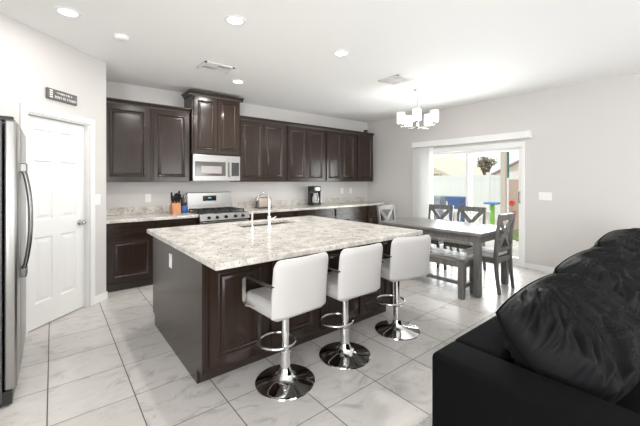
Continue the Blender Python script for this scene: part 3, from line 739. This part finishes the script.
# ================================================================== SOFA + RUG
rgm = tag(MB().box(-1.0, 4.1, -2.0, 1.08, .0005, .014, .004).build('area_rug', 'rug'), 'grey shaggy area rug under the black sofa', 'rug')
sf = thing('sofa', 'long black fabric sofa with its back to the dining table', 'sofa', (0, 0, .0145))
SXa, SXb, SYb, SYf = 1.322, 4.86, .85, -.12
z_ = .585
MB().box(SXa+.205, SXb-.205, SYf+.02, SYb-.03, .05, .27, .01).build('sofa_base', 'sofa', sf)
for x0, x1 in ((SXa, SXa+.205), (SXb-.205, SXb)):
    a = MB().box(x0, x1, SYf, SYb-.01, .05, z_, .028, 5).build('armrest', 'sofa', sf, smooth=True)
bx = [SXa+.207, 2.51, 3.58, SXb-.207]
for x0, x1 in zip(bx, bx[1:]):
    MB().box(x0+.003, x1-.003, SYb-.23, SYb, .05, z_-.004, .03, 5).build('back_frame', 'sofa', sf, smooth=True)
    MB().box(x0+.004, x1-.004, SYf+.0, SYb-.235, .272, .435, .035, 5).build('seat_cushion', 'sofa', sf, smooth=True)
for x in (SXa+.06, SXb-.06):
    for y in (SYf+.06, SYb-.06): MB().box(x-.025, x+.025, y-.025, y+.025, 0, .052).build('leg', 'black', sf)
def pillow(label, cx, cy, cz, w, h, th, tilt, roll, yaw, seed):
    b = MB(); N_ = 96; g = {}
    rnd = random.Random(seed); ph = [rnd.uniform(0, 6) for _ in range(6)]
    for side in (-1, 1):
        for i in range(N_+1):
            for j in range(N_+1):
                u, v = i/N_*2-1, j/N_*2-1
                # superellipse outline with pinched corners
                px = u*math.sqrt(1-.30*v*v)*w/2; pz = v*math.sqrt(1-.30*u*u)*h/2
                prof = max(0, (1-abs(u)**3)*(1-abs(v)**3))**.5
                bulge = th/2*prof*(1-.25*v)
                fx, fz = px-.12*w*math.sin(seed), pz-.40*h
                an, rr = math.atan2(fx, -fz+.08), math.hypot(fx, fz)
                q = V((px*3+seed, pz*3, side*2))
                rid = lambda a_, c_, k_: (1-abs(noise.noise(V((a_, c_, k_)))))**3
                an += .25*noise.noise(q*.9)
                wr = -.022+.036*rid(an*3.4, rr*2.4, seed)+.040*rid(an*8, rr*4, seed+4)*min(1, rr/.10)+.034*rid(an*15, rr*6, seed+7)*min(1, (rr/.16)**2)+.03*noise.noise(q*.9)-.02
                edge = min(1, (1-max(abs(u), abs(v)))*6)
                g[side, i, j] = V((px+.012*noise.noise(q*2)*edge, side*(bulge+wr*edge), pz-.03*(1-u*u)*(v > .3)*(v-.3)))
    vv = {}
    for (s_, i, j), c in g.items():
        onrim = i in (0, N_) or j in (0, N_)
        key = (0 if onrim else s_, i, j)
        if key not in vv: vv[key] = b.b.verts.new(V((c.x, 0 if onrim else c.y, c.z)))
    K = lambda s_, i, j: vv[(0 if (i in (0, N_) or j in (0, N_)) else s_, i, j)]
    for s_ in (-1, 1):
        for i in range(N_):
            for j in range(N_): b.b.faces.new([K(s_, i, j), K(s_, i+1, j), K(s_, i+1, j+1), K(s_, i, j+1)])
    t = thing('sofa_cushion', label, 'cushion', (cx, cy, cz), 0, 'loose black back cushions on the sofa')
    R = Matrix.Rotation(yaw, 4, 'Z') @ Matrix.Rotation(tilt, 4, 'X') @ Matrix.Rotation(roll, 4, 'Y')
    def settle(p):      # the soft cushion flattens against the seat and the back frame it rests on
        x, y, z = p.x+cx, p.y+cy, p.z+cz
        if y < .613: z = max(z, .452)
        if y >= .611 and z < .600:
            if y-.611 < .600-z: y = .611
            else: z = .600
        return V((x-cx, y-cy, z-cz))
    b.move(R)
    for v in b.b.verts: v.co = settle(v.co)
    o = b.build('cushion_cover', 'cush', t, smooth='all')
    rim = [(i, 0) for i in range(0, N_, 2)]+[(N_, j) for j in range(0, N_, 2)]+[(i, N_) for i in range(N_, 0, -2)]+[(0, j) for j in range(N_, 0, -2)]
    MB().tube([settle(R @ V((g[1, i, j].x, 0, g[1, i, j].z))) for i, j in rim], .006, 6, closed=True).build('piping', 'sofa', t, smooth=True)
    return t
pillow('crumpled black back cushion against the near armrest of the sofa', 1.92, .475, .645, .74, .54, .34, -.82, -.20, -.24, 1)
pillow('crumpled black back cushion in the middle of the sofa', 2.80, .48, .665, .90, .56, .36, -.70, -.08, -.14, 4)
pillow('crumpled black back cushion at the far end of the sofa', 3.80, .50, .69, 1.0, .57, .36, -.56, -.03, -.04, 8)

# ================================================================== OUTSIDE
GZ = -.15
struct(MB().box(XR+.15, 26, -6, 22, GZ-.2, GZ).build('ground_patio', 'patio'), 'pale concrete patio outside the sliding door', 'patio')
tag(MB().box(9.1, 11.19, -2, 4.05, GZ, GZ+.03).build('lawn', 'lawn'), 'strip of green lawn beyond the patio', 'lawn', kind='stuff')
struct(MB().box(XR+.15, XR+.5, 1.9, 3.95, GZ, -.02).build('patio_step', 'patio'), 'concrete step below the sliding door', 'step')
fn = thing('vinyl_fence', 'white vinyl privacy fence behind the blue bins', 'fence', (13, 7.3, GZ))
for y in (-2.4, -1.575, -.65, 1.6, 3.9): MB().box(-.065, .065, y-.065, y+.065, 0, 1.85, .006).build('fence_post', 'vinyl', fn)
for y0, y1 in ((-2.4, -1.575), (-1.575, -.65), (-.65, 1.6), (1.6, 3.9)):
    m = MB().box(-.025, .025, y0+.06, y1-.06, 1.62, 1.75).box(-.03, .03, y0+.06, y1-.06, .05, .18)
    n_ = max(1, round((y1-y0-.12)/.18)); s_ = (y1-y0-.12)/n_
    for k in range(n_): m.box(-.012, .012, y0+.06+k*s_+.002, y0+.06+(k+1)*s_-.002, .15, 1.65)
    m.build('fence_panel', 'vinyl', fn)
wl = tag(MB().box(11.2, 11.4, -3, 4.45, GZ, 1.42).build('block_wall', 'block'), 'pinkish block garden wall beyond the lawn', 'garden wall')
cp = thing('patio_column', 'square stucco patio column outside the sliding door', 'column', (8.4, 3.345, GZ))
MB().box(-.055, .055, -.055, .055, 0, 2.9, .006).build('column_shaft', 'stucco', cp)
MB().box(-.09, .09, -.09, .09, 0, .12, .01).build('column_base', 'stucco', cp)
struct(MB().box(8.27, 8.53, -1, 9, 2.75, 3.0).build('patio_beam', 'stucco'), 'stucco beam across the patio column', 'beam')
um = thing('patio_umbrella', 'furled dark green umbrella on a white pole beside the patio column', 'umbrella', (8.75, 3.39, GZ))
MB().lathe([(0, 0), (.18, 0), (.18, .05), (.04, .09), (.04, .25), (0, .25)], n=20).build('umbrella_base', 'plastic', um, smooth=True)
MB().tube([(0, 0, .1), (0, 0, 2.7)], .022, 10).build('umbrella_pole', 'plastic', um, smooth=True)
MB().lathe([(.022, 1.62), (.030, 1.60), (.036, 1.75), (.034, 2.3), (.026, 2.68), (.0, 2.75)], n=14).build('furled_canopy', 'umbg', um, smooth=True)
def bin_(x, y, body, lid, label):
    t = thing('storage_bin', label, 'bin', (x, y, GZ))
    m = MB(); lv = [(.17, .16, .05), (.22, .22, .86), (.26, .27, .88), (.26, .27, .96)]; vs = []
    for a, c, z in lv: vs.append([m.b.verts.new((p*a, q*c, z)) for p, q in ((-1, -1), (1, -1), (1, 1), (-1, 1))])
    for A, B in zip(vs, vs[1:]):
        for k in range(4): m.b.faces.new((A[k], A[(k+1) % 4], B[(k+1) % 4], B[k]))
    m.b.faces.new(vs[0]); m.b.faces.new(vs[-1]); m.build('bin_body', body, t, bevel=.012)
    MB().box(-.27, .27, -.28, .28, .96, 1.01, .02, 3).build('bin_lid', lid, t)
    for sy in (-.2, .2): MB().lathe([(0, -.025), (.09, -.025), (.09, .025), (0, .025)], (.14, sy*.8, .09), 16, 'y').build('wheel', 'black', t)
    return t
bin_(10.6, 6.42, 'bingrey', 'binlid', 'grey-blue wheeled bin with pale lid by the white fence')
bin_(10.3, 5.54, 'binblue', 'binblue', 'blue wheeled bin with blue lid by the white fence')
tt = thing('toy_table', 'blue and green plastic play table on the patio', 'toy table', (10.9, 4.68, GZ))
MB().box(-.2, .2, -.2, .2, .78, .84, .02).build('toy_table_top', 'toyblue', tt)
MB().box(-.05, .05, -.055, .055, 0, .78, .015).build('toy_table_leg', 'toygreen', tt)
pt = thing('patio_table', 'low white plastic table on the patio', 'table', (9.3, 4.72, GZ))
MB().box(-.35, .35, -.55, .55, .62, .66, .015).build('table_top', 'plastic', pt)
for sx in (-.29, .29):
    for sy in (-.48, .48): MB().box(sx-.03, sx+.03, sy-.03, sy+.03, 0, .62).build('leg', 'plastic', pt)
fl = thing('flower_stake', 'bright red flowers standing in front of the block wall', 'flower', (10.2, 3.84, GZ+.03))
MB().tube([(0, 0, 0), (.01, .01, .5), (0, 0, .88)], .012, 8).tube([(0, 0, .3), (.02, -.04, .5), (.02, -.05, .58)], .009, 8).build('stem', 'leafg', fl)
for cx, cy, cz, r in ((0, 0, .86, .085), (.02, -.05, .58, .065)):
    m = MB()
    for k in range(10):
        a = 2*PI*k/10; g = bmesh.ops.create_uvsphere(m.b, u_segments=8, v_segments=6, radius=r*.42)['verts']
        for v in g: v.co += V((cx+.02*math.sin(k*2), cy+math.cos(a)*r*.6, cz+math.sin(a)*r*.6))
    m.build('blossom', 'red', fl, smooth=True)
# houses beyond the fence
def house(name, label, loc, rz): return thing(name, label, 'house', loc, rz)
h1 = house('neighbour_house', 'pale neighbouring house with a wide tan roof beyond the vinyl fence', (22, 0, GZ), 0)
RZ = lambda y: 1.87-GZ+.45*(y-12.44)
MB().prism([(12.0, 0), (12.0, RZ(12.0)-.14), (20, RZ(20)-.14), (28, RZ(12.0)-.14), (28, 0)], .35, 7.8, 'yz').build('house_wall', 'pale', h1)
MB().prism([(11.3, RZ(11.3)), (20, RZ(20)), (28.7, RZ(11.3)), (28.7, RZ(11.3)-.12), (20, RZ(20)-.12), (11.3, RZ(11.3)-.12)], 0, 8.2, 'yz').build('tiled_roof', 'roof', h1)
h2 = house('neighbour_house', 'pale gabled neighbouring house seen above the block wall', (18, 0, GZ), 0)
R2 = lambda y: 1.74-GZ+.5*(7.85-y)
MB().prism([(7.7, 0), (7.7, R2(7.7)-.08), (2.5, R2(2.5)-.08), (-2.7, R2(7.7)-.08), (-2.7, 0)], .3, 7, 'yz').build('house_wall', 'pale', h2)
MB().prism([(8.2, R2(8.2)), (2.5, R2(2.5)), (-3.2, R2(8.2)), (-3.2, R2(8.2)-.07), (2.5, R2(2.5)-.07), (8.2, R2(8.2)-.07)], 0, 7.2, 'yz').build('gable_roof', 'roofd', h2)
def tree(label, loc, h, r, leafm, seed, n=260):
    rnd = random.Random(seed); t = thing('garden_tree', label, 'tree', loc)
    m = MB().tube([(0, 0, 0), (.05, 0, h*.5), (0, .05, h*.8)], [.14, .10, .05], 8)
    for k in range(6):
        a = k*1.05; m.tube([(0, 0, h*.55), (math.cos(a)*r*.4, math.sin(a)*r*.4, h*.75), (math.cos(a)*r*.8, math.sin(a)*r*.8, h*.85)], [.05, .035, .015], 6)
    m.build('trunk', 'bark', t)
    f = MB()
    for k in range(n):
        a, b2, rr = rnd.uniform(0, 2*PI), rnd.uniform(-1, 1), rnd.random()**.5
        c = V((math.cos(a)*math.sqrt(1-b2*b2)*r*rr, math.sin(a)*math.sqrt(1-b2*b2)*r*rr, h*.84+b2*r*.55*rr))
        for q in range(5):
            d = V((rnd.uniform(-1, 1), rnd.uniform(-1, 1), rnd.uniform(-1, 1))).normalized(); e = d.orthogonal().normalized(); s = rnd.uniform(.06, .15)
            p = c+d*.06
            vs = [f.b.verts.new(x) for x in (p-e*s*.4, p+d*s, p+e*s*.4, p+d*s*.2+d.cross(e)*s*.35)]
            f.b.faces.new(vs[:3]); f.b.faces.new((vs[0], vs[3], vs[1]))
    f.build('foliage', leafm, t)
tree('brownish-green tree rising behind the white vinyl fence', (16.3, 7.3, GZ), 2.85, .46, 'leafb', 5, 95)
tree('small light green tree just over the fence by the blinds', (16.0, 9.9, GZ), 1.95, .40, 'leafg', 6, 140)
